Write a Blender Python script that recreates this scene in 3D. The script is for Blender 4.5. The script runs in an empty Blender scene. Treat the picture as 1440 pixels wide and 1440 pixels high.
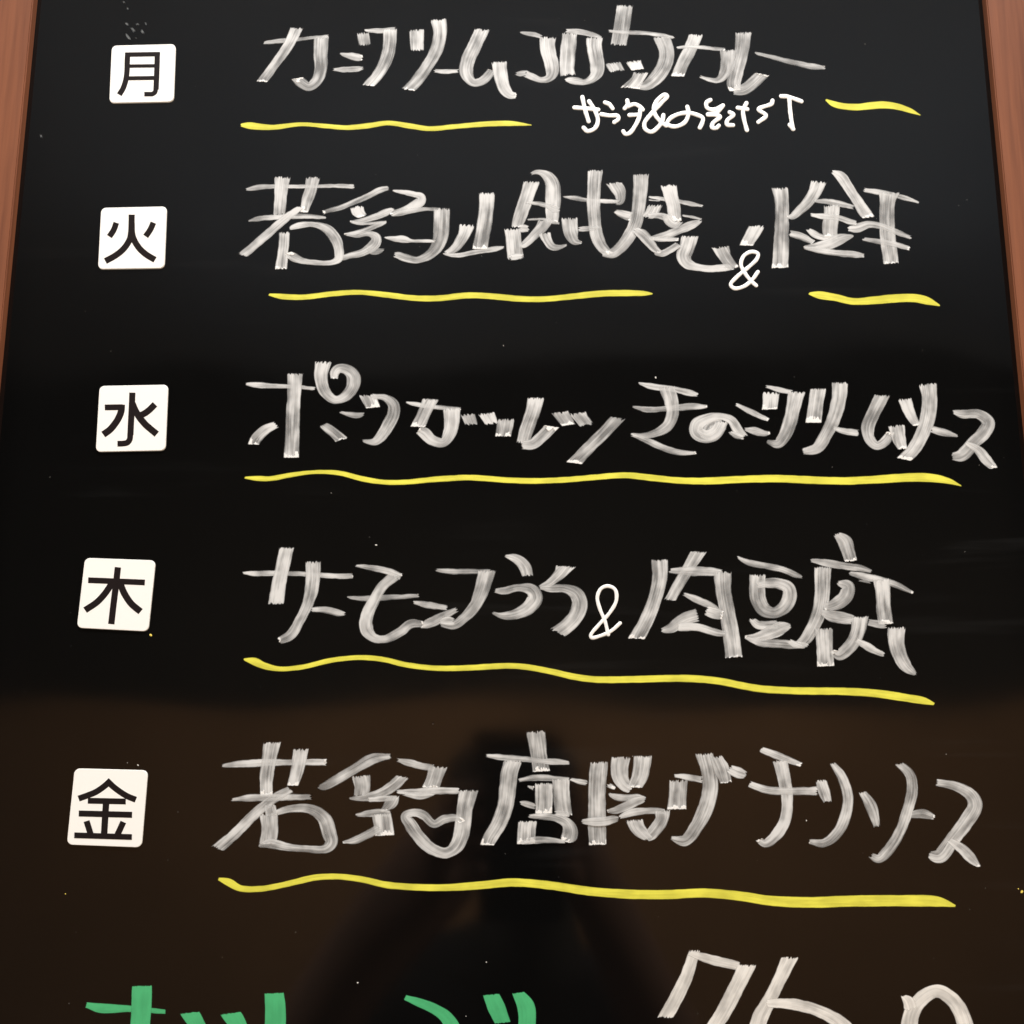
import bpy, bmesh, math, random
from mathutils import Vector, Matrix

# ------------------------------------------------------------------ camera, light, exposure
scene = bpy.context.scene
CAM_H = 1.45                       # phone held at eye height
F_PX = 1600.0                      # focal length in photo pixels (photo 1440 x 1440)
LEAN = math.radians(11.8)          # the board leans back
DIST = 0.48                        # metres from lens to board along the axis

cam = bpy.data.cameras.new("camera"); cam.sensor_width = 36.0; cam.sensor_fit = 'HORIZONTAL'
cam.lens = 36.0 * F_PX / 1440.0; cam.clip_start = 0.01; cam.clip_end = 50
cam_o = bpy.data.objects.new("camera", cam); scene.collection.objects.link(cam_o)
cam_o.location = (0, 0, CAM_H); cam_o.rotation_euler = (math.radians(90), 0, 0)
scene.camera = cam_o
scene.render.resolution_x = scene.render.resolution_y = 1024

world = bpy.data.worlds.new("World"); scene.world = world; world.use_nodes = True
bg = world.node_tree.nodes["Background"]
bg.inputs[0].default_value = (1.0, 0.93, 0.86, 1); bg.inputs[1].default_value = 0.06

def area(name, loc, target, size, power, col, sy=None):
    l = bpy.data.lights.new(name, 'AREA'); l.energy = power; l.color = col
    l.shape = 'RECTANGLE'; l.size = size; l.size_y = sy or size
    o = bpy.data.objects.new(name, l); scene.collection.objects.link(o)
    o.location = loc
    o.rotation_euler = (Vector(target) - Vector(loc)).to_track_quat('-Z', 'Y').to_euler()
    return o
area("ceiling_lamp", (0.10, -0.02, 3.10), (0, 0.50, 1.45), 1.1, 52, (1.0, 0.985, 0.97), 0.4)
area("side_lamp", (-1.75, -0.30, 1.25), (0, 0.45, 1.35), 0.6, 17, (1.0, 0.88, 0.74))
area("side_lamp", (1.75, -0.30, 1.05), (0, 0.45, 1.25), 0.6, 21, (1.0, 0.84, 0.66))
area("wall_wash_fill", (0.35, -1.50, 2.75), (0.35, -2.75, 1.05), 3.2, 56, (1.0, 0.76, 0.53), 0.25)  # added fill, no fixture: brightens the back wall for its brown reflection
area("ceiling_fill", (0.40, -1.50, 2.70), (0.40, -1.52, 3.4), 3.0, 11.5, (0.76, 0.88, 1.0), 1.3)  # added upward fill, unseen from below: lights the ceiling mirrored in the board

vs = scene.view_settings
vs.view_transform = 'Standard'; vs.look = 'None'; vs.exposure = 0.0; vs.gamma = 1.0
vs.use_curve_mapping = False
scene.render.engine = 'CYCLES'
scene.cycles.transparent_max_bounces = 24
scene.cycles.max_bounces = 4; scene.cycles.diffuse_bounces = 3; scene.cycles.glossy_bounces = 3
scene.cycles.caustics_reflective = False; scene.cycles.caustics_refractive = False

# ------------------------------------------------------------------ board plane: pixel <-> board
PX = DIST / F_PX                   # metres per photo pixel at the board's middle
B_O = Vector((0, DIST, CAM_H))
B_U = Vector((1, 0, 0)); B_V = Vector((0, math.sin(LEAN), math.cos(LEAN)))
B_N = Vector((0, -math.cos(LEAN), math.sin(LEAN)))
B_MAT = Matrix((( B_U.x, B_V.x, B_N.x, B_O.x), (B_U.y, B_V.y, B_N.y, B_O.y),
                (B_U.z, B_V.z, B_N.z, B_O.z), (0, 0, 0, 1)))
def on_board(x, y, h=0.0):
    """direction of a photo pixel met with the board's face (h metres proud of it) -> board u, v"""
    d = Vector(((x - 720) / F_PX, 1.0, (720 - y) / F_PX))
    c = Vector((0, 0, CAM_H))
    t = ((B_O + B_N * h - c).dot(B_N)) / d.dot(B_N)
    p = c + d * t - B_O
    return p.dot(B_U), p.dot(B_V)

# ------------------------------------------------------------------ node helpers
class NT:
    def __init__(s, name):
        s.m = bpy.data.materials.new(name); s.m.use_nodes = True
        s.t = s.m.node_tree; s.t.nodes.clear()
        s.out = s.t.nodes.new('ShaderNodeOutputMaterial')
    def n(s, typ, **kw):
        nd = s.t.nodes.new(typ)
        for k, v in kw.items(): setattr(nd, k, v)
        return nd
    def link(s, a, b): s.t.links.new(a, b)
    def put(s, sock, v):
        if hasattr(v, 'is_linked') or hasattr(v, 'links'): s.link(v, sock)
        else: sock.default_value = v
    def math(s, op, a, b=0.0, c=None, clamp=False):
        nd = s.n('ShaderNodeMath', operation=op); nd.use_clamp = clamp
        s.put(nd.inputs[0], a); s.put(nd.inputs[1], b)
        if c is not None: s.put(nd.inputs[2], c)
        return nd.outputs[0]
    def step(s, x, lo, hi, a=0.0, b=1.0):
        nd = s.n('ShaderNodeMapRange', interpolation_type='SMOOTHSTEP')
        s.put(nd.inputs[0], x); s.put(nd.inputs[1], lo); s.put(nd.inputs[2], hi)
        s.put(nd.inputs[3], a); s.put(nd.inputs[4], b)
        return nd.outputs[0]
    def xyz(s, x, y, z):
        nd = s.n('ShaderNodeCombineXYZ')
        for i, v in enumerate((x, y, z)): s.put(nd.inputs[i], v)
        return nd.outputs[0]
    def noise(s, vec, scale=1.0, detail=2.0, rough=0.5, dist=0.0):
        nd = s.n('ShaderNodeTexNoise'); s.put(nd.inputs['Vector'], vec)
        nd.inputs['Scale'].default_value = scale; nd.inputs['Detail'].default_value = detail
        nd.inputs['Roughness'].default_value = rough; nd.inputs['Distortion'].default_value = dist
        return nd.outputs[0]
    def mixc(s, f, a, b):
        nd = s.n('ShaderNodeMix', data_type='RGBA'); s.put(nd.inputs[0], f)
        s.put(nd.inputs[6], a); s.put(nd.inputs[7], b); return nd.outputs[2]
    def bsdf(s, col, rough, **kw):
        b = s.n('ShaderNodeBsdfPrincipled')
        s.put(b.inputs['Base Color'], col); s.put(b.inputs['Roughness'], rough)
        for k, v in kw.items(): s.put(b.inputs[k], v)
        return b
    def bump(s, h, strength, dist):
        b = s.n('ShaderNodeBump'); b.inputs['Strength'].default_value = strength
        b.inputs['Distance'].default_value = dist; s.link(h, b.inputs['Height']); return b.outputs[0]
    def done(s, sh): s.link(sh, s.out.inputs[0]); return s.m

def mat_plain(name, col, rough, **kw):
    t = NT(name); return t.done(t.bsdf((*col, 1), rough, **kw).outputs[0])

def mat_board():
    t = NT("black_melamine")
    co = t.n('ShaderNodeTexCoord').outputs['Object']
    smear = t.noise(co, 9.0, 4.0, 0.6, 0.4)
    fine = t.noise(co, 90.0, 3.0, 0.6)
    r = t.math('ADD', t.step(smear, 0.35, 0.75, 0.055, 0.10), t.math('MULTIPLY', fine, 0.02))
    wave = t.noise(co, 6.0, 1.0, 0.4)
    dust = t.step(t.noise(co, 900.0, 1.0, 0.5), 0.76, 0.82, 0.0, 0.016)
    dsel = t.math('MULTIPLY', dust, t.step(t.noise(co, 25.0, 2.0), 0.45, 0.65))
    mp = t.n('ShaderNodeMapping'); t.link(co, mp.inputs[0])
    mp.inputs['Rotation'].default_value = (0, 0, 0.5); mp.inputs['Scale'].default_value = (5, 70, 1)
    wipe = t.noise(mp.outputs[0], 1.0, 3.0, 0.65, 0.3)
    wsel = t.math('MULTIPLY', t.step(wipe, 0.52, 0.78, 0.0, 0.0055), t.step(t.noise(co, 7.0, 2.0), 0.48, 0.66))
    v = t.math('ADD', t.math('ADD', 0.0026, wsel), dsel)
    col = t.xyz(v, v, v)
    b = t.bsdf(col, r, IOR=1.5, Normal=t.bump(wave, 0.75, 0.004))
    return t.done(b.outputs[0])

def mat_brush(name, col, lo=0.42, hi=1.0, thick=(0.80, 0.79, 0.77), streak=1.0, solid=0.0):
    """marker paint dragged by a flat nib: coverage runs in streaks along the stroke, pools at its end"""
    t = NT(name)
    a = t.n('ShaderNodeAttribute', attribute_name='nib'); b = t.n('ShaderNodeAttribute', attribute_name='run')
    sa = t.n('ShaderNodeSeparateXYZ'); t.link(a.outputs['Vector'], sa.inputs[0])
    sb = t.n('ShaderNodeSeparateXYZ'); t.link(b.outputs['Vector'], sb.inputs[0])
    v, hw, seed = sa.outputs; s0, s1, bead = sb.outputs
    along = t.math('ADD', s0, t.math('MULTIPLY', seed, 40.0))
    st1 = t.noise(t.xyz(t.math('MULTIPLY', v, 0.42), t.math('MULTIPLY', along, 0.012), seed), 1.0, 3.0, 0.65)
    st2 = t.noise(t.xyz(t.math('MULTIPLY', v, 0.13), t.math('MULTIPLY', along, 0.022), t.math('ADD', seed, 7.3)), 1.0, 1.0, 0.5)
    patch = t.noise(t.xyz(t.math('MULTIPLY', v, 0.05), t.math('MULTIPLY', along, 0.035), t.math('ADD', seed, 3.1)), 1.0, 2.0, 0.5)
    q = t.math('ADD', t.math('MULTIPLY', st1, 0.44), t.math('ADD', t.math('MULTIPLY', st2, 0.40), t.math('MULTIPLY', patch, 0.50)))
    load = t.noise(t.xyz(t.math('MULTIPLY', seed, 3.7), 0.0, 0.0), 1.0, 0.0)
    q = t.math('ADD', q, t.math('MULTIPLY', t.math('SUBTRACT', load, 0.52), 0.30))
    cov = t.step(q, 0.47, 0.86, lo, hi)
    # a fresh nib lays a fuller film at the start
    cov = t.math('ADD', cov, t.step(s0, 0.0, 26.0, 0.14, 0.0), clamp=True)
    # pooled ridge at the end of a stroke
    pe = t.noise(t.xyz(t.math('MULTIPLY', v, 0.17), t.math('MULTIPLY', s1, 0.07), t.math('ADD', seed, 1.7)), 1.0, 2.0, 0.6)
    reach = t.math('MULTIPLY', bead, t.step(pe, 0.32, 0.68, 1.5, 9.5))
    pool = t.step(t.math('SUBTRACT', reach, s1), -1.2, 1.2)
    side = t.math('SUBTRACT', hw, t.math('ABSOLUTE', v))
    rim = t.math('MULTIPLY', t.step(side, 0.3, 1.8, 1.0, 0.0), t.step(t.noise(t.xyz(t.math('MULTIPLY', along, 0.07), t.math('SIGN', v), seed), 1.0), 0.45, 0.6))
    cov = t.math('MAXIMUM', cov, pool)
    cov = t.math('MAXIMUM', cov, t.math('MULTIPLY', rim, 0.85))
    # ragged ends and slightly broken sides
    rag = t.noise(t.xyz(t.math('MULTIPLY', v, 0.38), seed, t.math('MULTIPLY', s0, 0.02)), 1.0, 3.0, 0.75)
    ragw = t.step(rag, 0.35, 0.75, 0.0, 4.2 * streak)
    keep = t.math('SUBTRACT', 1.0, t.math('MULTIPLY', bead, 0.8))
    cut = t.math('MULTIPLY', t.step(t.math('SUBTRACT', s0, ragw), -0.2, 1.5),
                 t.step(t.math('SUBTRACT', s1, t.math('MULTIPLY', ragw, keep)), -0.2, 1.3))
    sn = t.noise(t.xyz(t.math('MULTIPLY', along, 0.07), t.math('SIGN', v), seed), 1.0, 1.0, 0.5)
    cut2 = t.step(t.math('SUBTRACT', side, t.step(sn, 0.35, 0.8, 0.0, 0.8 * streak)), -0.1, 1.3 + 0.5 * streak)
    al = t.math('MULTIPLY', t.math('MULTIPLY', cov, cut), cut2, clamp=True)
    c = t.mixc(t.math('MULTIPLY', t.math('MAXIMUM', pool, solid), 0.8), (*col, 1), (*thick, 1))
    hgt = t.math('ADD', t.math('MULTIPLY', q, 0.7), t.math('MULTIPLY', pool, t.math('ADD', 0.4, pe)))
    p = t.bsdf(c, 0.55, Normal=t.bump(hgt, 0.5, 0.0004))
    p.inputs['Specular IOR Level'].default_value = 0.3
    tr = t.n('ShaderNodeBsdfTransparent')
    mx = t.n('ShaderNodeMixShader'); t.link(al, mx.inputs[0]); t.link(tr.outputs[0], mx.inputs[1]); t.link(p.outputs[0], mx.inputs[2])
    return t.done(mx.outputs[0])

def mat_wood(name):
    t = NT(name)
    co = t.n('ShaderNodeTexCoord').outputs['Object']
    mp = t.n('ShaderNodeMapping'); t.link(co, mp.inputs[0]); mp.inputs['Scale'].default_value = (60, 2.2, 60)
    g1 = t.noise(mp.outputs[0], 1.0, 5.0, 0.62, 0.6)
    mp2 = t.n('ShaderNodeMapping'); t.link(co, mp2.inputs[0]); mp2.inputs['Scale'].default_value = (420, 14, 420)
    g2 = t.noise(mp2.outputs[0], 1.0, 3.0, 0.6)
    g = t.math('ADD', t.math('MULTIPLY', g1, 0.7), t.math('MULTIPLY', g2, 0.3))
    c = t.mixc(t.step(g, 0.34, 0.66), (0.125, 0.040, 0.018, 1), (0.225, 0.079, 0.036, 1))
    b = t.bsdf(c, t.step(g, 0.3, 0.7, 0.6, 0.5), Normal=t.bump(g, 0.15, 0.0006))
    b.inputs['Specular IOR Level'].default_value = 0.25
    return t.done(b.outputs[0])

def mat_pen(name, col):
    t = NT(name)
    co = t.n('ShaderNodeTexCoord').outputs['Object']
    n = t.noise(co, 700.0, 2.0)
    c = t.mixc(t.step(n, 0.3, 0.7), (*[k * 0.93 for k in col], 1), (*col, 1))
    return t.done(t.bsdf(c, 0.5, Normal=t.bump(n, 0.2, 0.0003)).outputs[0])

M = {
 'board': mat_board(), 'wood': mat_wood("reddish_wood_laminate"),
 'white': mat_brush("white_brush_marker", (0.655, 0.655, 0.645), 0.27, 1.0, thick=(0.86, 0.845, 0.815)),
 'yellow': mat_brush("yellow_marker", (0.80, 0.755, 0.085), 0.72, 1.0, thick=(0.78, 0.74, 0.16), streak=0.35),
 'green': mat_brush("green_marker", (0.068, 0.43, 0.175), 0.84, 1.0, thick=(0.08, 0.46, 0.2), streak=0.4),
 'white_full': mat_brush("white_brush_marker_full", (0.78, 0.76, 0.72), 0.55, 1.0, thick=(0.86, 0.845, 0.815)),
 'pen': mat_pen("white_fine_marker", (0.93, 0.92, 0.90)),
 'plate': mat_plain("white_vinyl_magnet", (0.90, 0.885, 0.85), 0.45),
 'ink': mat_plain("black_print", (0.010, 0.006, 0.006), 0.6, **{'Specular IOR Level': 0.12}),
 'smudge': mat_brush("dried_chalk_smear", (0.36, 0.38, 0.38), 0.08, 0.32, thick=(0.4, 0.42, 0.42)),
 'speck': mat_plain("pale_speck", (0.62, 0.60, 0.55), 0.7), 'yspeck': mat_plain("yellow_speck", (0.80, 0.62, 0.10), 0.6),
 'back': mat_plain("grey_backing_board", (0.22, 0.20, 0.18), 0.8),
}

# ------------------------------------------------------------------ object helpers
COL = scene.collection
def link(o, parent=None):
    COL.objects.link(o)
    if parent is not None: o.parent = parent
    return o
def mesh_obj(name, me, mat, parent=None):
    if mat: me.materials.append(mat)
    return link(bpy.data.objects.new(name, me), parent)
def empty(name, parent=None):
    e = bpy.data.objects.new(name, None); e.empty_display_size = 0.02
    return link(e, parent)

def spline(pts, closed=False, step=1.6):
    """points (x, y, w) through a centripetal Catmull-Rom curve, resampled evenly"""
    P = [Vector(p) for p in pts]
    if len(P) == 2: P = [P[0], (P[0] + P[1]) / 2, P[1]]
    ext = [P[0] * 2 - P[1]] + P + [P[-1] * 2 - P[-2]]
    dense = []
    for i in range(1, len(ext) - 2):
        p0, p1, p2, p3 = ext[i - 1:i + 3]
        kn = [0.0]
        for a, b in ((p0, p1), (p1, p2), (p2, p3)):
            kn.append(kn[-1] + max((b.xy - a.xy).length, 1e-3) ** 0.5)
        t0, t1, t2, t3 = kn
        for j in range(24):
            u = t1 + (t2 - t1) * j / 24
            a1 = p0 * ((t1 - u) / (t1 - t0)) + p1 * ((u - t0) / (t1 - t0))
            a2 = p1 * ((t2 - u) / (t2 - t1)) + p2 * ((u - t1) / (t2 - t1))
            a3 = p2 * ((t3 - u) / (t3 - t2)) + p3 * ((u - t2) / (t3 - t2))
            b1 = a1 * ((t2 - u) / (t2 - t0)) + a2 * ((u - t0) / (t2 - t0))
            b2 = a2 * ((t3 - u) / (t3 - t1)) + a3 * ((u - t1) / (t3 - t1))
            dense.append(b1 * ((t2 - u) / (t2 - t1)) + b2 * ((u - t1) / (t2 - t1)))
    dense.append(P[-1])
    L = [0.0]
    for a, b in zip(dense, dense[1:]): L.append(L[-1] + (b.xy - a.xy).length)
    n = max(4, int(L[-1] / step)); out = []; k = 0
    for i in range(n + 1):
        s = L[-1] * i / n
        while k < len(L) - 2 and L[k + 1] < s: k += 1
        f = (s - L[k]) / max(L[k + 1] - L[k], 1e-6)
        out.append(dense[k].lerp(dense[k + 1], min(max(f, 0), 1)))
    return out, L[-1]

rng = random.Random(11)
NCOL = 5
def add_ribbon(verts, faces, nib, run, pts, level, brush=True, bead=None, sheared=True, wob=0.12):
    """one marker stroke as a thin crowned film of paint on the board"""
    if sheared:                      # the ragged ends eat a little of the length
        P = [Vector(p) for p in pts]
        for k, q in ((0, 1), (-1, -2)):
            d = P[k].xy - P[q].xy
            if P[k].z > 9: P[k].xy += d.normalized() * 1.6
        pts = [tuple(p) for p in P]
    C, L = spline(pts)
    n = len(C); seed = rng.uniform(0, 50)
    T = []
    for i in range(n):
        d = (C[min(i + 2, n - 1)] - C[max(i - 2, 0)]).xy
        T.append(d.normalized() if d.length > 1e-6 else Vector((1, 0)))
    if bead is None:
        steep = abs(T[-1].y)
        bead = rng.choice((0, 0.5, 0.8, 1.0)) if steep > 0.35 else rng.choice((0, 0, 0.5))
    grow = 1.3 if sheared else 0.6
    base = len(verts)
    wavy = rng.uniform(0, 6.28)
    for i, p in enumerate(C):
        t = T[i]; perp = Vector((-t.y, t.x))
        s = L * i / (n - 1); e = L - s
        w = max(p.z, 1.2) * (1 + 0.012 * math.sin(s * 0.11 + wavy)) + wob * math.sin(s * 0.31 + wavy * 3) + grow
        c = perp
        if sheared:
            N = Vector((1.0, -0.04))
            if N.dot(perp) < 0: N = -N
            st = min(max((abs(t.y) - 0.30) / 0.45, 0), 1)
            near = max(0.0, 1 - min(s, e) / max(w * 0.9, 1))
            k = st * near * 0.85
            c = (perp * (1 - k) + N.normalized() * k).normalized()
        half = w / 2
        cl = half / max(c.dot(perp), 0.45)
        for j in range(NCOL):
            f = -1 + 2 * j / (NCOL - 1)
            q = p.xy + c * (cl * f)
            h = 0.00006 + level * 0.00004 + 0.00003 * (1 - f * f) + 0.00002 * s / max(L, 1)
            u, v = on_board(q.x, q.y, h)
            verts.append((u, v, h)); nib.append((f * half, half, seed)); run.append((s, e, bead))
    for i in range(n - 1):
        for j in range(NCOL - 1):
            a = base + i * NCOL + j
            faces.append((a, a + 1, a + NCOL + 1, a + NCOL))

def add_pen(verts, faces, pts, level, h=0.00022):
    """round-tipped marker line: a low bead of paint with round ends"""
    C, L = spline(pts, step=1.0); n = len(C)
    prof = ((-1.0, 0), (-0.85, 0.6), (-0.4, 1), (0.4, 1), (0.85, 0.6), (1.0, 0))
    rows = []
    def tang(i):
        d = (C[min(i + 2, n - 1)] - C[max(i - 2, 0)]).xy
        return d.normalized() if d.length > 1e-6 else Vector((1, 0))
    t0, t1 = tang(0), tang(n - 1)
    for k in (1.0, 0.92, 0.7, 0.35):
        rows.append((C[0].xy - t0 * (C[0].z / 2 * k), t0, C[0].z / 2 * math.sqrt(max(1 - k * k, 0.004))))
    for i, p in enumerate(C): rows.append((p.xy, tang(i), p.z / 2 * (1 + 0.05 * math.sin(i * 0.33 + level))))
    for k in (0.35, 0.7, 0.92, 1.0):
        rows.append((C[-1].xy + t1 * (C[-1].z / 2 * k), t1, C[-1].z / 2 * math.sqrt(max(1 - k * k, 0.004))))
    base = len(verts); m = len(prof)
    for p, t, r in rows:
        perp = Vector((-t.y, t.x))
        for f, z in prof:
            hh = 0.00004 + level * 0.00003 + h * z * min(1, r / 3.0)
            q = p + perp * (r * f); u, v = on_board(q.x, q.y, hh); verts.append((u, v, hh))
    for i in range(len(rows) - 1):
        for j in range(m - 1):
            a = base + i * m + j; faces.append((a, a + 1, a + m + 1, a + m))

def parse(stroke, crop, w0=None):
    x0, y0, s = crop; out = []; w = w0
    for tok in stroke.split():
        v = [float(k) for k in tok.split(',')]
        if len(v) > 2: w = v[2]
        out.append((x0 + v[0] * s, y0 + v[1] * s, w * s))
    return out

def write(name, crop, strokes, mat, parent, label=None, pen=None, bead=None, lift=0):
    V, Fc, A, B = [], [], [], []
    for i, st in enumerate(strokes):
        if pen: add_pen(V, Fc, parse(st, crop, pen), i)
        else: add_ribbon(V, Fc, A, B, parse(st.strip('!'), crop), i + lift, bead=0 if st.endswith('!') else bead, sheared=(mat != 'yellow'))
    me = bpy.data.meshes.new(name); me.from_pydata(V, [], Fc)
    if not pen:
        for nm, dat in (('nib', A), ('run', B)):
            at = me.attributes.new(nm, 'FLOAT_VECTOR', 'POINT')
            at.data.foreach_set('vector', [k for t in dat for k in t])
    for p in me.polygons: p.use_smooth = True
    # faces look out of the board
    me.update()
    if sum(p.normal.z * p.area for p in me.polygons) < 0: me.flip_normals()
    o = mesh_obj(name, me, M[mat], parent)
    if label: o["label"] = label
    return o

# ------------------------------------------------------------------ the setting behind the camera, mirrored in the board
def box(bm, a, b, mat=0):
    vs_ = [bm.verts.new((x, y, z)) for x in (a[0], b[0]) for y in (a[1], b[1]) for z in (a[2], b[2])]
    for f in ((0, 1, 3, 2), (4, 6, 7, 5), (0, 4, 5, 1), (2, 3, 7, 6), (0, 2, 6, 4), (1, 5, 7, 3)):
        bm.faces.new([vs_[i] for i in f])
def struct(name, a, b, mat):
    bm = bmesh.new(); box(bm, a, b); bmesh.ops.recalc_face_normals(bm, faces=bm.faces)
    me = bpy.data.meshes.new(name); bm.to_mesh(me); bm.free()
    o = mesh_obj(name, me, mat); o["kind"] = "structure"; return o
def mat_noise(name, c1, c2, scale, rough):
    t = NT(name); co = t.n('ShaderNodeTexCoord').outputs['Object']
    n = t.noise(co, scale, 4.0, 0.6)
    return t.done(t.bsdf(t.mixc(t.step(n, 0.3, 0.7), (*c1, 1), (*c2, 1)), rough).outputs[0])
struct('floor', (-3, -2.75, -0.1), (3, 1.6, 0.0), mat_noise("dark_floor", (0.10, 0.075, 0.05), (0.15, 0.11, 0.07), 6, 0.6))
struct('wall', (-3, -2.85, 0.0), (3, -2.75, 2.17), mat_noise("warm_brown_wall", (0.40, 0.24, 0.125), (0.46, 0.28, 0.15), 3, 0.7))
struct('wall', (-3, -2.87, 2.174), (3, -2.77, 3.45), mat_noise("dark_upper_wall", (0.025, 0.024, 0.022), (0.04, 0.038, 0.035), 3, 0.7))
struct('ceiling', (-3, -2.75, 3.45), (3, 0.3, 3.55), mat_noise("pale_ceiling", (0.60, 0.62, 0.64), (0.66, 0.68, 0.70), 2, 0.8))

# ------------------------------------------------------------------ the menu board
board = empty('menu_board'); board.matrix_world = B_MAT
board["label"] = "black glossy menu board in a reddish wood frame with handwritten menu lines"
board["category"] = "menu board"

UL, UR = on_board(53, 0)[0], on_board(1381, 0)[0]      # inner edges of the side rails (parallel on the board)
RAIL_H, RAIL_W = 0.0046, 0.040
v_top = on_board(720, 0)[1] + 0.16
v_bot = on_board(720, 1440)[1] - 0.30
v_floor = -B_O.z / B_V.z
def slab(name, a, b, mat, parent, bev=0.0):
    bm = bmesh.new(); box(bm, a, b)
    bmesh.ops.recalc_face_normals(bm, faces=bm.faces)
    if bev: bmesh.ops.bevel(bm, geom=list(bm.edges), offset=bev, segments=2, affect='EDGES')
    me = bpy.data.meshes.new(name); bm.to_mesh(me); bm.free()
    for p in me.polygons: p.use_smooth = False
    return mesh_obj(name, me, mat, parent)
panel = slab('panel', (UL - 0.004, v_bot - 0.004, -0.005), (UR + 0.004, v_top + 0.004, 0.0), M['board'], board)
slab('backing', (UL - 0.003, v_bot - 0.003, -0.0095), (UR + 0.003, v_top + 0.003, -0.0052), M['back'], board)
slab('frame_rail', (UL - RAIL_W, v_floor + 0.012, -0.012), (UL, v_top + 0.040, RAIL_H), M['wood'], board, 0.0005)
slab('frame_rail', (UR, v_floor + 0.012, -0.012), (UR + RAIL_W, v_top + 0.040, RAIL_H), M['wood'], board, 0.0005)
slab('top_rail', (UL + 0.0003, v_top, -0.0117), (UR - 0.0003, v_top + 0.0397, RAIL_H - 0.0003), M['wood'], board, 0.0005)
slab('bottom_rail', (UL + 0.0003, v_bot - 0.040, -0.0117), (UR - 0.0003, v_bot, RAIL_H - 0.0003), M['wood'], board, 0.0005)

# ------------------------------------------------------------------ handwriting (traced on the board's face)
cA = (320, 0, 440 / 1440); cB = (740, 0, 440 / 1440); cB2 = (740, 20, 160 / 1440)
cD = (320, 220, 380 / 1440); cE = (480, 240, 180 / 1440); cF = (660, 220, 380 / 1440); cG = (700, 230, 160 / 1440)
cH = (880, 230, 180 / 1440); cI = (980, 220, 380 / 1440); cJ = (1080, 230, 220 / 1440)
cK = (320, 490, 380 / 1440); cL = (680, 490, 380 / 1440); cM = (1040, 490, 380 / 1440)
cN = (320, 740, 380 / 1440); cO = (660, 740, 300 / 1440); cP = (880, 740, 440 / 1440); cQ = (1030, 740, 270 / 1440)
cR = (280, 1010, 420 / 1440); cS = (430, 1040, 260 / 1440); cT = (670, 1020, 160 / 1213); cU = (810, 1040, 150 / 1350)
cV = (660, 1010, 400 / 1440); cW = (1020, 1010, 420 / 1440)
cX = (80, 1300, 440 / 1440); cY = (480, 1300, 440 / 1440); cZ = (900, 1300, 540 / 1440)
cP1 = (800, 120, 170 / 1440); cP2 = (960, 120, 170 / 1440); cY2 = (1150, 120, 160 / 1440)

def line(name, label):
    e = empty(name, board); e["label"] = label; return e

mon = line('menu_line', "topmost white brushed line of katakana, beside the moon character magnet")
for crop, st in (
 (cA, ["160,197,12 230,190,22 330,180,18 400,172,16 468,168,18",
       "432,172,70 428,250,66 430,310,60 412,368,52 375,398,42 342,382,50 322,362,44",
       "317,130,58 290,190,50 245,260,46 200,320,44 160,374,42"]),
 (cA, ["515,248,10 560,256,30 600,264,34 625,266,22", "480,320,8 540,320,26 600,317,24 632,310,10"]),
 (cA, ["622,152,58 632,208,54", "628,140,12 690,142,24 778,136,24!", "748,135,66 746,200,62 733,265,60 698,335,52 650,392,46"]),
 (cA, ["870,138,68 873,232,60", "970,90,74 978,150,66 965,220,60 922,300,56 872,370,54 832,412,52"]),
 (cA, ["945,325,14 1000,330,22 1068,325,16"]),
 (cA, ["1172,135,66 1140,205,64 1105,280,66 1100,335,64 1132,380,38 1182,365,42 1218,322,40",
       "1250,285,72 1258,350,64 1275,408,58 1302,436,40 1332,440,22"]),
 (cB2, ["-85,225,20 0,242,46 100,258,64 210,292,40",
        "275,292,212 268,400,200 290,520,190 322,640,184 325,740,165 280,812,105 190,832,72 90,796,84 -10,752,90",
        "-160,758,20 -80,752,70 20,740,60"]),
 (cB2, ["550,240,190 535,400,200 520,560,195 515,700,186 530,770,190",
        "480,210,40 600,216,68 750,238,72 900,280,56 978,308,24",
        "865,295,212 860,400,196 880,520,188 900,640,186 888,740,172 838,812,112 740,858,80 640,848,96 545,832,84 480,832,24"]),
 (cB, ["398,290,66 418,326,66", "492,282,66 512,318,56", "527,335,66 508,372,58 482,404,76"]),
 (cB, ["455,25,74 442,110,76 426,206,72", "375,142,12 440,148,20 540,152,18 620,162,20 685,174,12",
       "622,170,76 645,230,70 640,290,70 605,350,66 555,392,48 525,398,30"]),
 (cB, ["782,160,64 755,225,60 722,290,58 697,348,58", "690,220,12 760,215,16 850,222,18 920,230,16",
       "930,232,78 925,290,64 912,340,52 880,370,30 840,366,20 798,352,12"]),
 (cB, ["1000,150,74 992,230,68 968,320,70 955,385,66 962,415,50", "955,415,40 1000,412,52 1040,385,56 1085,342,56"]),
 (cB, ["1050,243,12 1130,262,20 1230,288,24 1320,306,28 1378,312,16"]),
): write('character', crop, st, 'white', mon)

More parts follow.
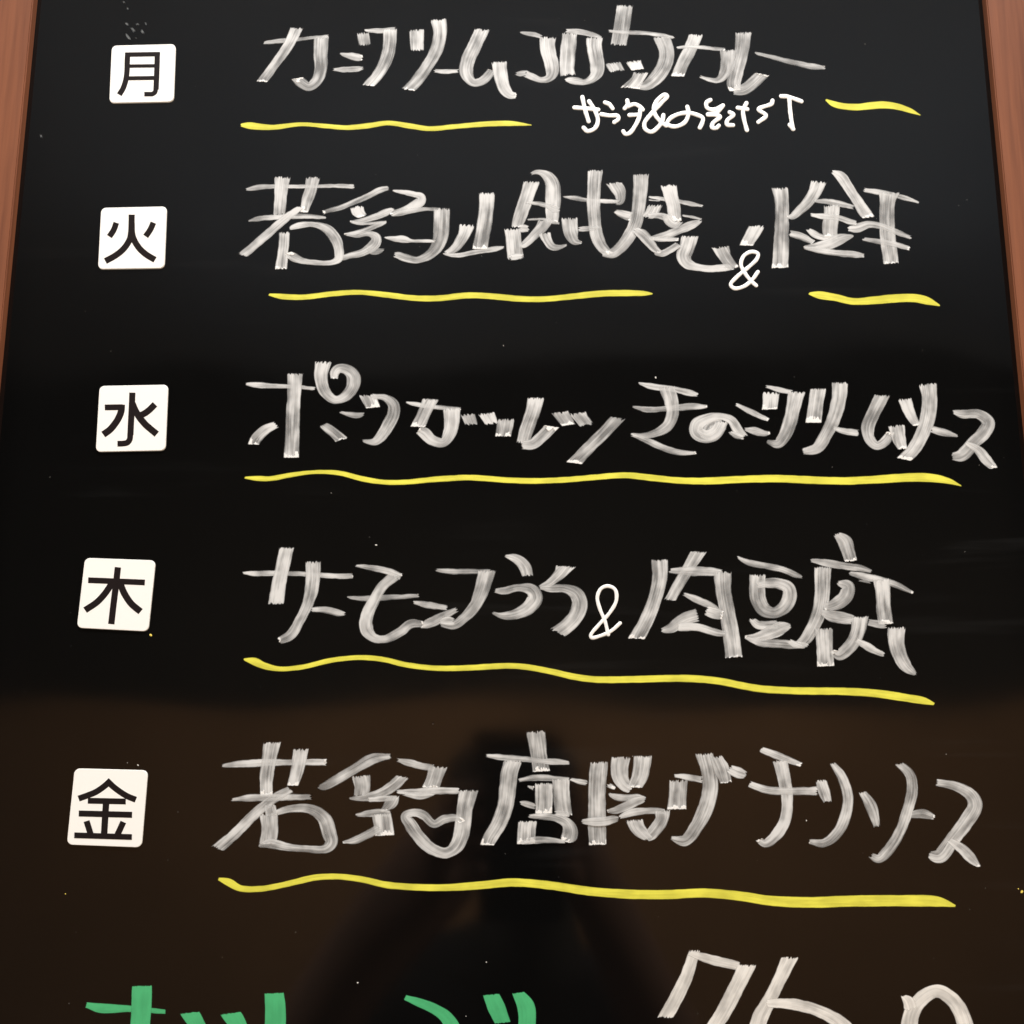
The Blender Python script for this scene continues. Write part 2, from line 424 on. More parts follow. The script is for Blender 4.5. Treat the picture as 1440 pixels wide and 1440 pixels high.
note = line('side_note', "small white fine-tip note tucked under the topmost line")
for crop, st in (
 (cP1, ["65,265 200,275 350,290", "160,140 190,280 235,430", "240,190 310,300 345,420 310,510 220,545 175,505"]),
 (cP1, ["430,205 480,225 520,275", "385,345 480,360 580,365 590,400 540,440"]),
 (cP1, ["695,180 700,230 665,275", "700,250 780,225 840,250 880,290", "720,355 820,350", "850,290 840,370 790,480 720,570 670,580 648,548"]),
 (cP1, ["1125,355 1110,430 1050,510 980,555 910,520 900,450 980,340 1110,200 1170,130 1140,112 1060,170 1012,260 1024,340 1090,430 1160,480"]),
 (cP1, ["1410,255 1425,330 1380,440 1260,492 1172,460 1200,400 1300,345 1420,328 1520,350 1595,390 1590,440 1560,505"]),
 (cP2, ["330,175 282,210 292,268 370,290 480,240", "480,240 400,330 300,345", "300,350 400,355 445,375 360,450 350,500 400,508 430,480"]),
 (cP2, ["560,322 604,350 530,420 530,468 600,475"]),
 (cP2, ["655,268 770,285", "760,212 720,300 730,400 765,535"]),
 (cP2, ["1070,182 1058,220 905,285 992,360 902,438"]),
 (cP2, ["1172,130 1250,135 1415,192", "1270,150 1280,300 1300,450 1312,520", "1274,470 1318,522"]),
): write('character', crop, st, 'pen', note, pen=49)

tue = line('menu_line', "white brushed line of kanji running beside the fire character magnet")
for crop, st in (
 (cD, ["92,178,10 140,168,28 220,160,26 400,160,22 600,157,22 678,162,26",
       "293,110,86 285,180,72 280,250,68 275,312,62", "455,112,74 442,180,66 422,240,60 408,294,38",
       "105,345,10 160,333,26 280,322,28 420,319,26 527,326,18",
       "392,268,30 310,330,44 240,390,46 160,460,46 80,528,46",
       "303,405,58 300,470,56 292,540,60 285,597,66",
       "325,385,18 380,368,34 460,362,30 530,388,50 575,440,60 594,500,54 590,545,46 560,564,30 480,566,28 400,556,34 345,532,48 325,515,36"]),
 (cE, ["545,190,44 440,216,70 300,285,68 150,352,64 0,412,60 -110,442,54 -215,472,40",
       "172,405,158 188,465,140 235,515,90",
       "600,425,30 500,470,80 400,512,76 280,548,64 170,570,48 88,568,16",
       "90,572,18 200,592,46 330,590,40 515,574,24", "515,576,24 420,610,58 280,665,58 150,702,50 18,716,14",
       "40,722,14 180,735,40 310,712,60 385,745,110 388,800,126 330,865,116 220,928,86 100,955,70 0,985,60 -40,1000,30",
       "300,860,60 340,912,60 420,905,66 492,888,26",
       "470,750,16 600,765,66 700,772,80 800,790,42 950,790,40 1065,796,26",
       "565,222,16 700,242,56 820,266,66 895,292,96 890,345,116 820,392,104 700,442,70 600,468,50 540,490,24",
       "555,512,14 650,482,56 800,450,56 950,430,44 1050,434,44 1120,448,44",
       "1132,425,184 1130,520,184 1125,640,180 1112,760,166 1065,870,140 985,950,108 860,1004,80 740,986,88 640,952,86 578,948,44"]),
 (cD, ["1278,365,80 1252,430,62 1208,490,48 1160,520,24", "1145,520,10 1220,527,24 1320,510,26 1440,490,26 1478,482,10",
       "1382,195,84 1380,270,82 1370,350,80 1356,430,80 1346,490,80"]),
 (cG, ["430,230,200 375,400,180 320,560,180 272,700,160 242,800,130",
       "408,140,30 480,110,56 560,122,84 640,175,150 692,270,190 700,400,198 695,560,190 690,740,160",
       "340,490,28 480,502,52 620,532,66 720,580,86 792,572,60",
       "370,710,22 480,705,28 600,707,38 700,740,48 790,760,22",
       "605,720,176 562,800,150 485,880,120 400,970,104 320,1030,84 258,1032,20",
       "590,880,160 632,980,122 690,1050,96 770,1060,66 885,1025,16",
       "270,825,90 340,822,106 405,835,60",
       "185,830,210 200,950,200 212,1080,202 225,1205,205", "140,1190,60 230,1180,86 335,1168,44",
       "905,690,212 915,800,200 935,900,176 985,985,110 1072,1000,16"]),
 (cF, ["495,213,8 560,222,26 625,232,22 700,238,24 770,240,22 800,243,16",
       "673,75,82 666,150,74 662,240,72 666,330,68 676,410,70 702,475,62 742,520,46",
       "770,142,78 802,195,66 800,240,44 770,240,26", "575,390,22 620,386,30 700,378,14"]),
 (cF, ["770,290,16 815,308,44 862,322,50",
       "915,95,84 911,180,78 902,270,72 890,340,74 860,410,68 812,478,62 762,516,54 712,514,36"]),
 (cH, ["245,374,22 400,394,46 600,425,48 740,455,52 874,478,20", "245,410,14 400,420,18",
       "480,245,180 512,380,164 537,480,156 550,580,146 565,640,120",
       "330,470,160 292,550,140 235,605,100", "240,590,60 320,585,64 420,595,80 480,620,90",
       "455,575,100 492,650,110 560,690,80 620,645,56",
       "630,582,24 740,602,38 862,632,16", "862,638,24 740,692,100 600,750,96 440,810,86 250,845,36",
       "250,845,36 400,852,56 600,852,36", "85,735,50 180,792,120 262,880,112 330,960,84 402,1002,40",
       "605,900,70 500,970,80 420,1010,80 318,1015,30"]),
 (cH, ["720,820,196 692,930,180 655,1040,170 690,1120,130 800,1166,88 950,1184,76 1100,1172,84 1200,1170,60",
       "1066,942,196 1112,1040,144 1170,1125,120 1230,1175,80"]),
 (cI, ["320,370,78 292,420,74 264,472,66"]),
 (cJ, ["110,225,156 125,340,130 130,480,130 125,640,136 120,800,146 112,955,160",
       "470,165,140 430,260,120 370,350,104 290,430,86 225,486,60 170,492,24",
       "582,68,24 668,118,96 740,220,96 820,340,96 890,450,110 925,492,90",
       "420,345,30 550,350,54 680,376,54 802,405,34", "590,385,150 580,500,146 570,620,142 580,690,120",
       "385,470,28 500,485,54 640,500,54 740,530,54 822,552,40",
       "362,600,36 430,650,66 520,682,54 610,690,56", "792,664,16 680,690,94 560,740,104 430,770,80 320,770,26",
       "190,640,56 300,670,70 425,728,44", "328,775,26 480,800,58 650,825,58 800,838,62 892,850,36"]),
 (cJ, ["870,240,36 980,258,52 1130,282,44 1270,320,48 1398,360,16",
       "1115,268,200 1100,360,146 1095,480,140 1100,620,146 1112,760,146 1132,915,140",
       "728,600,44 820,595,88 930,560,68 1040,575,58 1180,630,54 1328,686,36",
       "860,690,36 1000,715,50 1130,735,50 1250,768,50 1312,786,36"]),
): write('character', crop, st, 'white', tue)
write('character', cI, ["325,615 300,650 255,690 200,703 180,683 215,640 275,590 320,545 325,518 290,508 250,530 235,575 255,620 290,665 316,688"], 'pen', tue,
      "small bright white ampersand in fine marker", pen=20)

wed = line('menu_line', "white brushed line beside the water character magnet, above one long yellow underline")
for crop, st in (
 (cK, ["92,188,12 160,195,32 260,200,24 400,208,22 470,215,18", "360,135,84 355,240,74 348,360,74 345,480,78 340,578,80",
       "258,406,36 200,435,54 155,480,60 140,508,56", "510,408,40 560,445,54 606,486,60",
       "512,72,88 498,140,74 505,200,66 532,248,56 578,274,44 632,252,60 668,200,70 668,145,74 628,110,54 590,108,52 572,130,52 570,158,36"]),
 (cK, ["595,338,8 650,350,28 700,356,32 732,347,14"]),
 (cK, ["748,248,90 775,312,72", "760,254,22 840,264,38 884,302,62 884,352,68 855,410,68 820,466,58 780,498,42 715,490,12"]),
 (cK, ["948,285,12 1010,298,26 1100,311,24 1180,318,22 1245,325,20", "1082,270,82 1050,340,70 1015,415,72",
       "1195,320,92 1195,390,82 1183,450,72 1150,500,50 1092,490,58 1045,448,62 1020,436,44"]),
 (cK, ["1280,352,74 1300,404,62", "1380,346,86 1408,402,62"]),
 (cL, ["120,378,90 104,466,84"]),
 (cL, ["280,264,88 262,340,80 230,430,76 210,505,66", "205,515,40 260,510,58 310,470,62 362,418,66"]),
 (cL, ["408,340,84 452,406,66", "500,345,82 548,408,66", "715,370,68 650,440,66 570,520,66 485,608,68"]),
 (cL, ["822,185,12 900,203,34 1000,215,30 1090,235,34 1145,248,22", "790,310,10 870,325,32 960,322,28 1100,310,38 1196,310,16",
       "975,205,84 1000,280,76 1006,350,68 982,410,60 920,450,44 850,464,28 783,455,10",
       "783,458,14 870,490,34 960,530,34 1050,555,30 1138,558,16"]),
 (cL, ["1270,385,50 1205,405,70 1185,440,84 1215,450,70 1262,415,60!", "1270,392,60 1238,448,72 1185,470,70 1138,445,80 1140,405,76 1190,376,56 1262,362,40 1322,385,48 1352,430,54 1388,470,36!", "1305,443,16 1350,464,34 1392,476,20"]),
 (cM, ["-24,295,14 70,343,32 157,382,18", "22,428,12 80,440,42 130,452,34 166,450,12"]),
 (cM, ["168,235,90 160,322,82", "135,200,14 210,220,28 285,236,26", "305,232,94 288,310,78 266,400,76 238,468,66 200,508,50 142,494,16"]),
 (cM, ["420,215,90 406,300,82 394,392,84", "535,182,88 531,260,82 506,360,76 466,450,70 412,530,60 332,550,30"]),
 (cM, ["490,420,18 560,440,34 640,452,34"]),
 (cM, ["760,250,80 716,340,72 684,420,72 692,480,58 732,518,48 780,490,54 804,448,40", "836,412,90 850,480,74 868,534,46"]),
 (cM, ["880,270,74 910,350,58 944,408,36", "1003,190,96 1012,270,84 1000,380,82 968,470,76 922,545,70 878,588,62"]),
 (cM, ["1020,430,36 1080,445,42 1168,468,12"]),
 (cM, ["1130,335,16 1190,350,46 1270,350,50 1325,392,70 1305,445,74 1250,500,70 1185,568,68 1135,576,36", "1200,500,18 1270,540,46 1312,590,58 1352,636,36"]),
): write('character', crop, st, 'white', wed)

thu = line('menu_line', "white brushed line beside the tree character magnet, with a fine ampersand in the middle")
for crop, st in (
 (cN, ["78,248,12 140,252,28 300,250,26 450,258,26 590,266,28 672,265,28", "315,115,80 297,200,74 275,300,78 258,412,82",
       "457,190,84 455,270,78 445,350,72 424,420,60 385,500,54 335,580,54 275,610,36", "440,445,20 520,445,36 590,462,36 632,465,16"]),
 (cN, ["675,210,10 740,218,28 850,238,36 925,268,36", "635,378,12 720,385,28 850,380,30 1022,370,20",
       "890,265,60 825,320,54 778,400,62 742,480,70 742,550,74 782,595,48 840,602,44 920,562,52 980,520,48 1045,522,34"]),
 (cN, ["985,405,16 1070,420,36 1175,436,28", "1230,440,24 1150,480,48 1080,515,54 1025,532,24"]),
 (cN, ["1100,232,12 1180,240,30 1330,241,26 1410,240,20!", "1382,238,94 1358,330,80 1320,420,66 1262,488,54 1200,528,44 1128,518,30", "1125,508,24 1180,505,50 1215,512,30"]),
 (cO, ["235,198,14 320,222,66 372,270,84 392,335,74", "165,435,24 240,435,54 330,415,48 415,428,84 445,480,106 408,540,100 330,588,74 230,604,50 148,583,12"]),
 (cO, ["650,272,116 602,330,76 540,382,52 465,412,14", "470,415,20 560,420,56 640,420,58 718,455,92 745,520,106 722,600,104 662,670,100 595,718,96"]),
): write('character', crop, st, 'white', thu)
write('character', cO, ["1018,654 960,705 890,738 825,752 820,735 870,670 950,580 992,500 984,428 935,404 888,422 864,480 882,560 915,640 938,732"], 'pen', thu,
      "small bright white ampersand in fine marker", pen=24)
for crop, st in (
 (cP, ["155,155,78 156,240,70 132,340,64 96,430,66 50,515,72", "335,118,70 290,190,56 242,270,52 205,338,50",
       "195,205,20 280,206,42 400,210,40 452,216,28", "445,212,86 450,300,72 468,400,72 485,500,76 497,602,80",
       "262,310,14 320,335,32 400,372,34 424,398,36", "370,388,44 410,400,52 445,408,44",
       "330,408,60 262,430,56 210,468,50 160,482,16", "240,462,44 330,465,38 420,490,34 462,495,24"]),
 (cQ, ["25,225,16 120,270,46 260,300,48 380,325,50 460,360,44 532,384,20",
       "190,365,124 185,460,120 195,550,118 242,628,104 312,648,86 388,608,100 428,530,112 416,462,100 350,430,84 285,425,76 228,430,64 190,442,50!",
       "140,690,44 190,738,66 280,742,66 340,735,60", "442,744,24 370,762,100 280,800,100 180,830,60 88,830,18",
       "90,832,16 200,870,56 350,880,68 480,890,58 575,890,26", "415,855,36 460,884,48 545,912,18"]),
 (cQ, ["775,50,36 838,110,110 868,190,100 888,258,88", "580,255,26 700,275,56 850,300,54 960,315,50 1052,342,22",
       "680,308,132 676,420,120 670,540,116 648,650,106 602,760,98 545,850,90 490,892,50",
       "780,422,24 862,452,100 852,520,108 782,580,98 680,612,40", "662,638,34 740,672,86 840,690,86 905,702,64",
       "955,680,134 945,770,114 912,860,104 852,930,100 795,965,84 742,930,26", "920,850,34 1000,895,58 1080,940,50 1144,966,32",
       "685,768,132 690,880,126 700,1045,130",
       "870,350,26 980,375,54 1100,400,50 1230,440,50 1358,502,18", "935,405,14 1050,420,26",
       "1120,400,132 1130,520,112 1137,640,114 1152,730,110", "1010,718,46 1100,735,58 1165,742,46",
       "1230,760,136 1228,860,124 1252,960,112 1302,1050,90 1375,1118,30"]),
): write('character', crop, st, 'white', thu)

fri = line('menu_line', "lowest full line of white brushed writing, beside the gold character magnet")
for crop, st in (
 (cR, ["108,230,12 180,222,32 300,215,36 450,212,30 612,212,32", "352,118,84 337,200,72 325,290,66 325,372,60", "490,150,76 475,240,66 452,322,50",
       "150,395,12 230,385,32 360,382,34 548,380,26", "440,342,36 350,395,48 260,470,50 170,560,52 90,628,54",
       "335,460,86 340,540,84 330,604,80", "340,420,56 350,470,60",
       "365,458,28 440,436,36 540,440,48 602,482,66 626,550,74 636,600,62 608,630,44 520,630,34 420,620,40 340,604,48 285,616,16"]),
 (cS, ["668,128,40 520,152,86 380,230,78 240,312,76 140,366,58 88,368,20", "430,285,146 442,370,130 432,435,110",
       "755,288,90 692,350,90 602,410,76 480,450,64 330,460,16", "480,470,36 600,460,48 722,455,36", "690,440,70 662,490,104 622,532,56 585,562,20",
       "385,590,24 500,575,56 600,570,58 672,580,46", "590,580,150 602,650,150 615,742,150", "575,690,70 480,740,66 380,785,56 283,802,16",
       "700,155,24 800,180,56 920,210,58 1005,222,48", "1030,212,150 1005,290,126 975,372,128",
       "700,405,24 850,412,60 1000,400,58 1200,400,46", "750,425,14 890,440,58 1010,425,14",
       "1270,395,150 1240,520,130 1226,640,128 1208,750,124 1165,840,108 1088,884,86 980,850,94 882,760,100 815,665,100 775,595,70 850,570,66 920,592,74 1000,658,66 1080,620,68 1180,612,58 1218,640,50"]),
 (cT, ["630,65,204 650,200,190 670,350,182 690,485,186", "90,320,30 250,340,66 450,355,66 700,380,58 850,390,70 1002,402,36",
       "390,378,190 352,500,182 335,650,182 318,800,178 280,950,172 222,1080,160 150,1195,156 118,1270,140",
       "440,590,34 600,560,68 750,560,68 900,575,58 1002,575,36", "720,620,190 720,750,190 718,935,182", "900,575,190 905,700,180 915,830,180 932,962,180",
       "540,650,30 620,672,56", "455,820,34 540,840,68 640,872,56", "825,930,40 900,940,70 1000,955,40",
       "545,1025,200 535,1130,200 530,1255,190", "545,970,34 680,970,68 830,985,78 948,1032,112 996,1110,160 985,1200,164 950,1235,70",
       "455,1258,24 600,1228,78 750,1222,68 955,1242,34"]),
 (cU, ["-80,495,36 20,525,66 150,550,66", "295,288,232 275,500,226 266,700,226 266,900,226 266,1100,232 275,1325,224",
       "390,560,56 440,590,58 505,622,36", "570,225,240 550,350,226 562,480,210 622,580,160 700,625,120", "845,208,232 832,350,216 802,480,206 745,600,170",
       "405,682,36 500,725,84 640,738,90 780,728,80 886,748,46!", "885,742,70 760,782,124 620,850,118 480,900,90 388,905,34", "540,990,44 680,930,98 850,905,90 1000,900,80 1130,912,66",
       "1090,900,206 1088,1000,172 1022,1115,166 935,1215,150 865,1275,80", "740,1020,220 775,1110,190 850,1195,150 920,1255,90",
       "60,1035,44 200,1040,108 350,1035,118 480,1010,98 555,1000,44"]),
 (cV, ["1060,315,98 1055,385,92 1050,458,96", "1035,290,14 1090,296,30 1178,312,34",
       "1188,180,90 1210,260,78 1220,350,82 1198,450,80 1150,548,70 1092,618,60 1015,604,16",
       "1250,195,56 1275,250,78 1298,325,56", "1315,255,40 1358,275,58 1398,288,36"]),
 (cW, ["165,148,26 250,180,38 368,226,22", "265,205,72 285,300,64 299,400,56 288,490,56 248,560,56 192,603,42 158,582,26", "110,315,30 200,345,38 300,352,38 442,350,42"]),
 (cW, ["460,300,52 475,350,58 492,402,38", "512,212,24 560,280,46 590,370,50 584,450,54 548,540,52 480,600,44 402,594,24"]),
 (cW, ["662,356,34 705,430,56 732,527,30", "838,220,32 890,272,48 901,350,56 880,440,54 840,550,52 782,640,54 738,678,44 698,658,26"]),
 (cW, ["880,470,26 950,460,48 1012,480,20"]),
 (cW, ["1020,310,32 1100,325,44 1178,365,58 1204,420,74 1160,500,74 1092,590,70 1032,665,70 985,658,34", "1075,585,26 1140,630,48 1190,680,48 1227,717,14"]),
): write('character', crop, st, 'white', fri)

grn = line('green_line', "bright green marker writing along the foot of the board")
for crop, st in (
 (cX, ["132,370,24 200,385,44 330,388,30 502,402,20", "392,285,92 388,400,92 380,500,90 370,640,86"]),
 (cX, ["612,408,80 650,470,74 690,560,70", "800,410,86 835,470,80 850,560,70", "1000,318,88 1006,400,96 1000,500,96 950,640,80"]),
 (cY, ["290,335,24 360,360,40 430,390,48 485,430,60 512,490,76 490,600,80"]),
 (cY, ["690,325,70 715,385,80 742,450,70", "815,316,50 850,380,80 855,450,80 840,600,80"]),
): write('character', crop, st, 'green', grn, bead=0)
prc = line('price', "large white brushed price figures along the foot of the board")
for crop, st in (
 (cZ, ["205,98,40 172,200,50 128,290,54 95,348,52", "180,105,20 260,130,36 372,156,34", "402,152,66 365,230,60 312,330,60 270,400,58 225,490,58"]),
 (cZ, ["562,124,62 522,210,50 482,290,54 450,350,62 440,420,66 490,520,60", "475,295,28 580,300,44 670,325,44 740,362,54 780,410,60 765,500,60"]),
 (cZ, ["1010,480,66 1008,400,66 1020,330,62 1060,275,56 1112,250,52 1170,280,54 1208,340,60 1222,400,64 1215,500,64", "982,264,12 1004,285,40 1016,320,50"]),
): write('character', crop, st, 'white_full', prc, bead=0)

for crop, st, lab in (
 (cA, "58,575,14 100,578,32 200,586,26 340,572,20 450,580,22 550,587,24 650,578,26 740,566,24 840,580,26 930,592,24 1050,582,24 1200,570,26 1300,568,26 1402,576,6",
  "yellow wavy underline under the topmost line"),
 (cY2, "95,178,26 200,235,76 330,265,84 500,275,90 700,255,95 860,248,95 1050,280,80 1180,325,62 1308,382,12", "short yellow dash at the end of the topmost line"),
 (cD, "216,735,12 280,745,30 400,750,30 560,732,30 700,724,28 850,738,32 1000,755,32 1120,756,34 1288,740,34 1418,746,34 1548,758,34 1688,760,32 1848,745,34 1988,731,36 2138,728,34 2228,730,26 2270,732,6",
  "long yellow wavy underline under the kanji line"),
 (cI, "593,730,10 650,738,42 740,752,40 830,772,38 950,766,44 1050,757,46 1160,755,46 1230,770,42 1297,796,8", "short yellow dash at the end of the kanji line"),
 (cK, "88,688,10 150,692,28 230,693,28 350,672,26 480,658,22 600,665,28 720,695,30 830,712,28 950,712,28 1100,698,32 1280,688,32 1364,692,32 1464,700,32 1614,706,32 1794,700,32 1964,686,32 2124,676,34 2264,690,36 2414,704,36 2564,706,40 2728,698,40 2928,694,42 3128,702,42 3288,706,42 3428,700,44 3628,688,48 3728,688,48 3838,705,34 3912,733,6",
  "straightest and longest yellow underline"),
 (cN, "83,708,10 140,720,42 200,745,38 280,760,28 400,750,28 550,715,28 700,700,28 830,710,30 950,738,30 1100,756,30 1250,756,32 1400,748,33 1494,744,33 1588,750,33 1723,774,34 1857,804,36 1967,817,37 2157,816,38 2446,811,40 2608,824,40 2817,863,40 2990,876,40 3280,880,42 3454,891,44 3620,915,44 3708,930,40 3768,948,14",
  "yellow underline sloping down to the right"),
 (cR, "88,773,12 140,790,38 200,820,34 300,822,30 420,800,30 560,768,32 680,764,30 800,780,32 900,803,34 1050,815,34 1200,816,36 1350,806,40 1512,792,42 1684,805,42 1874,833,44 2065,848,46 2255,850,46 2446,843,46 2640,862,48 2737,878,50 2937,888,54 3137,882,56 3387,880,56 3560,884,52 3650,906,10",
  "lowest yellow wavy underline"),
): write('underline', crop, [st], 'yellow', board, lab, bead=0)

# ------------------------------------------------------------------ wear on the board: dried smears and specks
smear = ["176,31,4 181,36,3", "184,38,3 190,46,4", "192,32,3 194,36,4", "198,41,3 202,48,3", "176,46,2 180,52,4 185,57,2",
         "172,1,2 176,5,2", "178,9,2 181,15,3", "204,30,2 206,37,2", "190,52,1.5 193,55,1.5", "57,188,3 59,195,2",
         "1358,283,2 1362,280,2", "607,1020,1.5 610,1016,1.5"]
for st in smear: write('chalk_smear', (0, 0, 1), [st], 'smudge', board, bead=0)
def specks(name, n, mat, spots, seed, label):
    r = random.Random(seed); bm = bmesh.new()
    pts = list(spots)
    for _ in range(n):
        pts.append((r.uniform(30, 1410), r.uniform(10, 1430), r.uniform(0.25, 0.55)))
    for x, y, rad in pts:
        u, v = on_board(x, y); k = 6; R = rad * 0.75 * PX; st = r.uniform(1, 1.7); an = r.uniform(0, 3.14)
        top = bm.verts.new((u, v, 0.00012)); ring = []
        for i in range(k):
            a = i * 6.2832 / k; ex, ey = R * st * math.cos(a), R * math.sin(a)
            ring.append(bm.verts.new((u + ex * math.cos(an) - ey * math.sin(an), v + ex * math.sin(an) + ey * math.cos(an), 0.00002)))
        for i in range(k): bm.faces.new((top, ring[i], ring[(i + 1) % k]))
    me = bpy.data.meshes.new(name); bm.to_mesh(me); bm.free()
    o = mesh_obj(name, me, M[mat], board); o["kind"] = "stuff"; o["label"] = label; return o
specks('dust', 45, 'speck', [(529, 766.5, 1.4), (922, 531, 1.6), (503, 1382, 1.3), (684, 1353, 1.0), (1134, 1154, 1.0), (194, 1076, 1.2), (708, 486, .8)], 5, "tiny pale specks of dust on the black surface")
specks('yellow_specks', 0, 'yspeck', [(212, 893, 2.0), (1437, 1254, 2.2), (92, 1257, 1.1), (1432, 1250, 1.0)], 6, "tiny splashes of yellow marker")

# ------------------------------------------------------------------ day magnets
PT = 0.0008
def rounded(c, r):
    out = []
    n = len(c)
    for i in range(n):
        p, a, b = Vector(c[i]), Vector(c[i - 1]), Vector(c[(i + 1) % n])
        da, db = (a - p).normalized(), (b - p).normalized()
        p0, p2 = p + da * r, p + db * r
        for k in range(7):
            t = k / 6; w = 0.8 if 0 < t < 1 else 1
            den = (1 - t) ** 2 + 2 * w * t * (1 - t) + t * t
            out.append((p0 * (1 - t) ** 2 + p * (2 * w * t * (1 - t)) + p2 * t * t) / den)
    return out
def day(crop, corners, strokes, label):
    x0, y0, s = crop
    ring = rounded(corners, 80)
    bm = bmesh.new()
    def loop(h, ins):
        cen = sum((Vector(p) for p in ring), Vector((0, 0))) / len(ring)
        vs_ = []
        for p in ring:
            q = p + (cen - p).normalized() * ins
            u, v = on_board(x0 + q.x * s, y0 + q.y * s, PT)
            vs_.append(bm.verts.new((u, v, h)))
        return vs_
    L = [loop(0.00003, 0), loop(PT * 0.8, 0), loop(PT, 7)]
    for a, b in zip(L, L[1:]):
        for i in range(len(a)):
            j = (i + 1) % len(a); bm.faces.new((a[i], a[j], b[j], b[i]))
    bm.faces.new(L[-1])
    bmesh.ops.recalc_face_normals(bm, faces=bm.faces)
    me = bpy.data.meshes.new('day_magnet'); bm.to_mesh(me); bm.free()
    plate = mesh_obj('day_magnet', me, M['plate']); plate.matrix_world = B_MAT
    plate["label"] = label; plate["category"] = "magnet"; plate["group"] = "day magnets down the side of the menu board"
    # printed character: flat butt-ended strokes
    V, Fc = [], []
    for k, (w, st) in enumerate(strokes):
        C, Ln = spline(parse(st, crop, w * 1.07), step=1.0); n = len(C); base = len(V)
        h = PT + 0.00003 + k * 0.000008
        for i, p in enumerate(C):
            d = (C[min(i + 1, n - 1)] - C[max(i - 1, 0)]).xy.normalized(); pr = Vector((-d.y, d.x)) * (p.z / 2)
            for q in (p.xy - pr, p.xy + pr):
                u, v = on_board(q.x, q.y, h); V.append((u, v, h))
        for i in range(n - 1):
            a = base + 2 * i; Fc.append((a, a + 1, a + 3, a + 2))
    me = bpy.data.meshes.new('printed_character'); me.from_pydata(V, [], Fc); me.update()
    if sum(p.normal.z for p in me.polygons) < 0: me.flip_normals()
    mesh_obj('printed_character', me, M['ink'], plate)

day((130, 40, 130 / 1440), [(300, 265), (1297, 240), (1263, 1140), (260, 1160)],
    [(78, "549,380 542,520 538,660 520,800 478,930 418,1032"), (66, "512,408 780,404 1050,400"), (78, "1012,370 1005,600 995,850 990,950"),
     (66, "989,930 975,990 935,1020 870,1023 808,1023"), (50, "570,586 970,582"), (58, "560,776 965,770")],
    "white square magnet printed with the black moon kanji, beside the topmost line")
day((120, 270, 130 / 1440), [(245, 245), (1270, 222), (1230, 1185), (195, 1200)],
    [(90, "722,352 720,480 714,620 690,740 600,880 480,982 312,1076"), (90, "722,480 728,640 756,740 840,875 950,975 1085,1056"),
     (84, "482,478 442,590 375,694"), (84, "1060,477 1012,585 940,690")],
    "white square magnet printed with the black fire kanji, flames beside the kanji line")
day((120, 525, 130 / 1440), [(220, 195), (1290, 175), (1245, 1200), (160, 1222)],
    [(90, "733,300 725,500 712,750 702,960"), (84, "701,940 690,1030 655,1078 590,1094 500,1096"), (84, "303,531 580,527"),
     (98, "566,486 558,590 515,700 450,800 380,880 280,952"), (92, "1085,482 990,575 920,625 840,660"), (96, "733,470 770,560 840,680 940,800 1020,870 1112,946")],
    "white square magnet printed with the black water kanji, beside the line with the longest underline")
day((95, 770, 140 / 1440), [(250, 148), (1272, 185), (1165, 1213), (132, 1160)],
    [(86, "728,285 700,540 665,820 632,1108"), (78, "298,472 700,488 1118,505"), (86, "655,490 560,640 430,785 254,905"), (90, "755,500 820,660 920,810 1056,926")],
    "white tilted magnet printed with the black tree kanji")
day((80, 1065, 150 / 1440), [(238, 148), (1227, 175), (1140, 1218), (132, 1178)],
    [(76, "728,310 640,390 530,465 420,512 293,557"), (76, "672,310 760,395 860,470 950,525 1066,572"), (74, "418,586 930,596"), (82, "665,600 653,780 637,1050"),
     (76, "295,758 1015,776"), (76, "400,860 460,1050"), (76, "897,872 815,1050"), (72, "235,1052 1012,1076")],
    "white tilted magnet printed with the black gold kanji, beside the lowest full line")

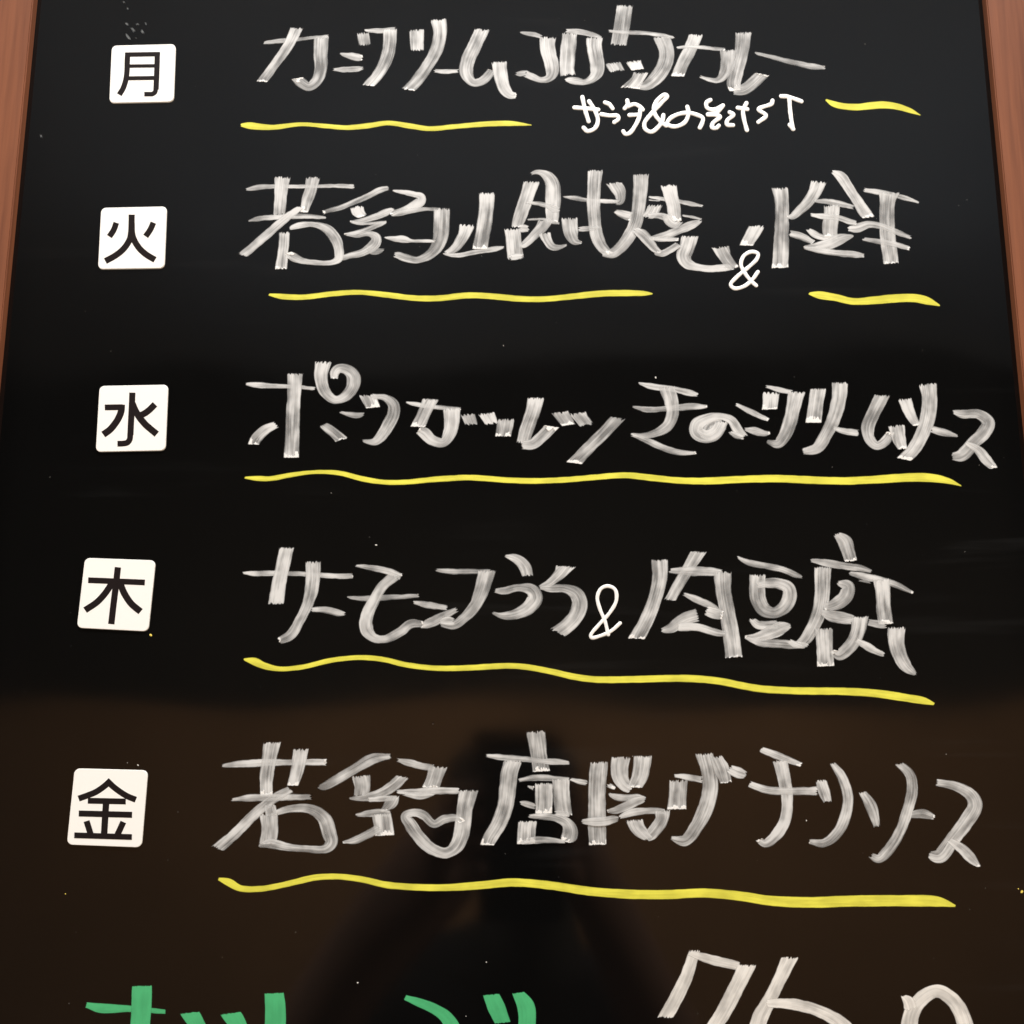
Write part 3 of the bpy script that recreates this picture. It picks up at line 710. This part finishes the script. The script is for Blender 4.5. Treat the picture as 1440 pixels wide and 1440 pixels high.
# ------------------------------------------------------------------ the photographer, who shows only as a dark reflection
def person():
    t = NT("dark_clothing_and_bare_forearms"); co = t.n('ShaderNodeTexCoord').outputs['Object']
    sp = t.n('ShaderNodeSeparateXYZ'); t.link(co, sp.inputs[0])
    c = t.mixc(t.step(sp.outputs[1], -0.245, -0.235), (0.032, 0.028, 0.027, 1), (0.46, 0.25, 0.17, 1))
    mats = [t.done(t.bsdf(c, 0.7).outputs[0])]
    z = CAM_H
    joints = {  # name: (pos, radius)
     'pelvis': ((-0.04, -0.52, z - 0.62), .15), 'waist': ((-0.04, -0.50, z - 0.42), .11), 'chest': ((-0.035, -0.46, z - 0.28), .12),
     'neck': ((0.01, -0.40, z - 0.12), .055), 'jaw': ((0.0, -0.36, z - 0.06), .07), 'head': ((0.0, -0.36, z + 0.02), .09), 'crown': ((0.0, -0.37, z + 0.08), .065),
     'shl': ((-0.16, -0.44, z - 0.20), .065), 'ell': ((-0.26, -0.30, z - 0.36), .048), 'wrl': ((-0.10, -0.10, z - 0.13), .032), 'hnl': ((-0.055, -0.055, z - 0.085), .03),
     'shr': ((0.13, -0.44, z - 0.20), .065), 'elr': ((0.20, -0.30, z - 0.38), .048), 'wrr': ((0.09, -0.11, z - 0.13), .032), 'hnr': ((0.058, -0.055, z - 0.08), .03),
     'hpl': ((-0.08, -0.52, z - 0.72), .10), 'knl': ((-0.10, -0.47, 0.44), .07), 'anl': ((-0.10, -0.52, 0.08), .045), 'tol': ((-0.11, -0.38, 0.03), .035),
     'hpr': ((0.12, -0.52, z - 0.72), .10), 'knr': ((0.14, -0.47, 0.44), .07), 'anr': ((0.14, -0.52, 0.08), .045), 'tor': ((0.15, -0.38, 0.03), .035)}
    names = list(joints); idx = {n: i for i, n in enumerate(names)}
    ed = ['pelvis waist', 'waist chest', 'chest neck', 'neck jaw', 'jaw head', 'head crown', 'chest shl', 'shl ell', 'ell wrl', 'wrl hnl',
          'chest shr', 'shr elr', 'elr wrr', 'wrr hnr', 'pelvis hpl', 'hpl knl', 'knl anl', 'anl tol', 'pelvis hpr', 'hpr knr', 'knr anr', 'anr tor']
    V = [joints[n][0] for n in names]; R = [joints[n][1] for n in names]; E = [tuple(idx[k] for k in e.split()) for e in ed]
    for side, hn in ((-1, 'hnl'), (1, 'hnr')):          # four fingers and a thumb closing on the phone's edges
        for k in range(4):
            zz = V[idx[hn]][2] + 0.045 - k * 0.019
            ch = [(side * 0.052, -0.045, zz - 0.004), (side * 0.048, -0.024, zz), (side * 0.030, -0.0195, zz + 0.002)]
            b = len(V); V += ch; R += [.010, .009, .0075]; E += [(idx[hn], b), (b, b + 1), (b + 1, b + 2)]
        b = len(V); zz = V[idx[hn]][2]
        V += [(side * 0.050, -0.062, zz + 0.03), (side * 0.026, -0.046, zz + 0.045)]; R += [.011, .009]; E += [(idx[hn], b), (b, b + 1)]
    me = bpy.data.meshes.new('person'); me.from_pydata(V, E, [])
    o = mesh_obj('person', me, mats[0])
    sk = o.modifiers.new('skin', 'SKIN'); sk.use_smooth_shade = True
    for i, r in enumerate(R): me.skin_vertices[0].data[i].radius = (r, r)
    me.skin_vertices[0].data[0].use_root = True
    sb = o.modifiers.new('subdivision', 'SUBSURF'); sb.levels = sb.render_levels = 2
    o["label"] = "person in dark clothes holding up a phone, mirrored as a dark shape"; o["category"] = "person"
    # the phone in the hands
    bm = bmesh.new(); box(bm, (-0.038, -0.036, z - 0.135), (0.038, -0.028, z + 0.015))
    bmesh.ops.recalc_face_normals(bm, faces=bm.faces)
    bmesh.ops.bevel(bm, geom=list(bm.edges), offset=0.003, segments=2, affect='EDGES')
    pm = bpy.data.meshes.new('phone'); bm.to_mesh(pm); bm.free()
    ph = mesh_obj('phone', pm, mat_plain("black_phone", (0.012, 0.012, 0.013), 0.3))
    ph["label"] = "black phone held up in both hands of the person"; ph["category"] = "phone"
person()
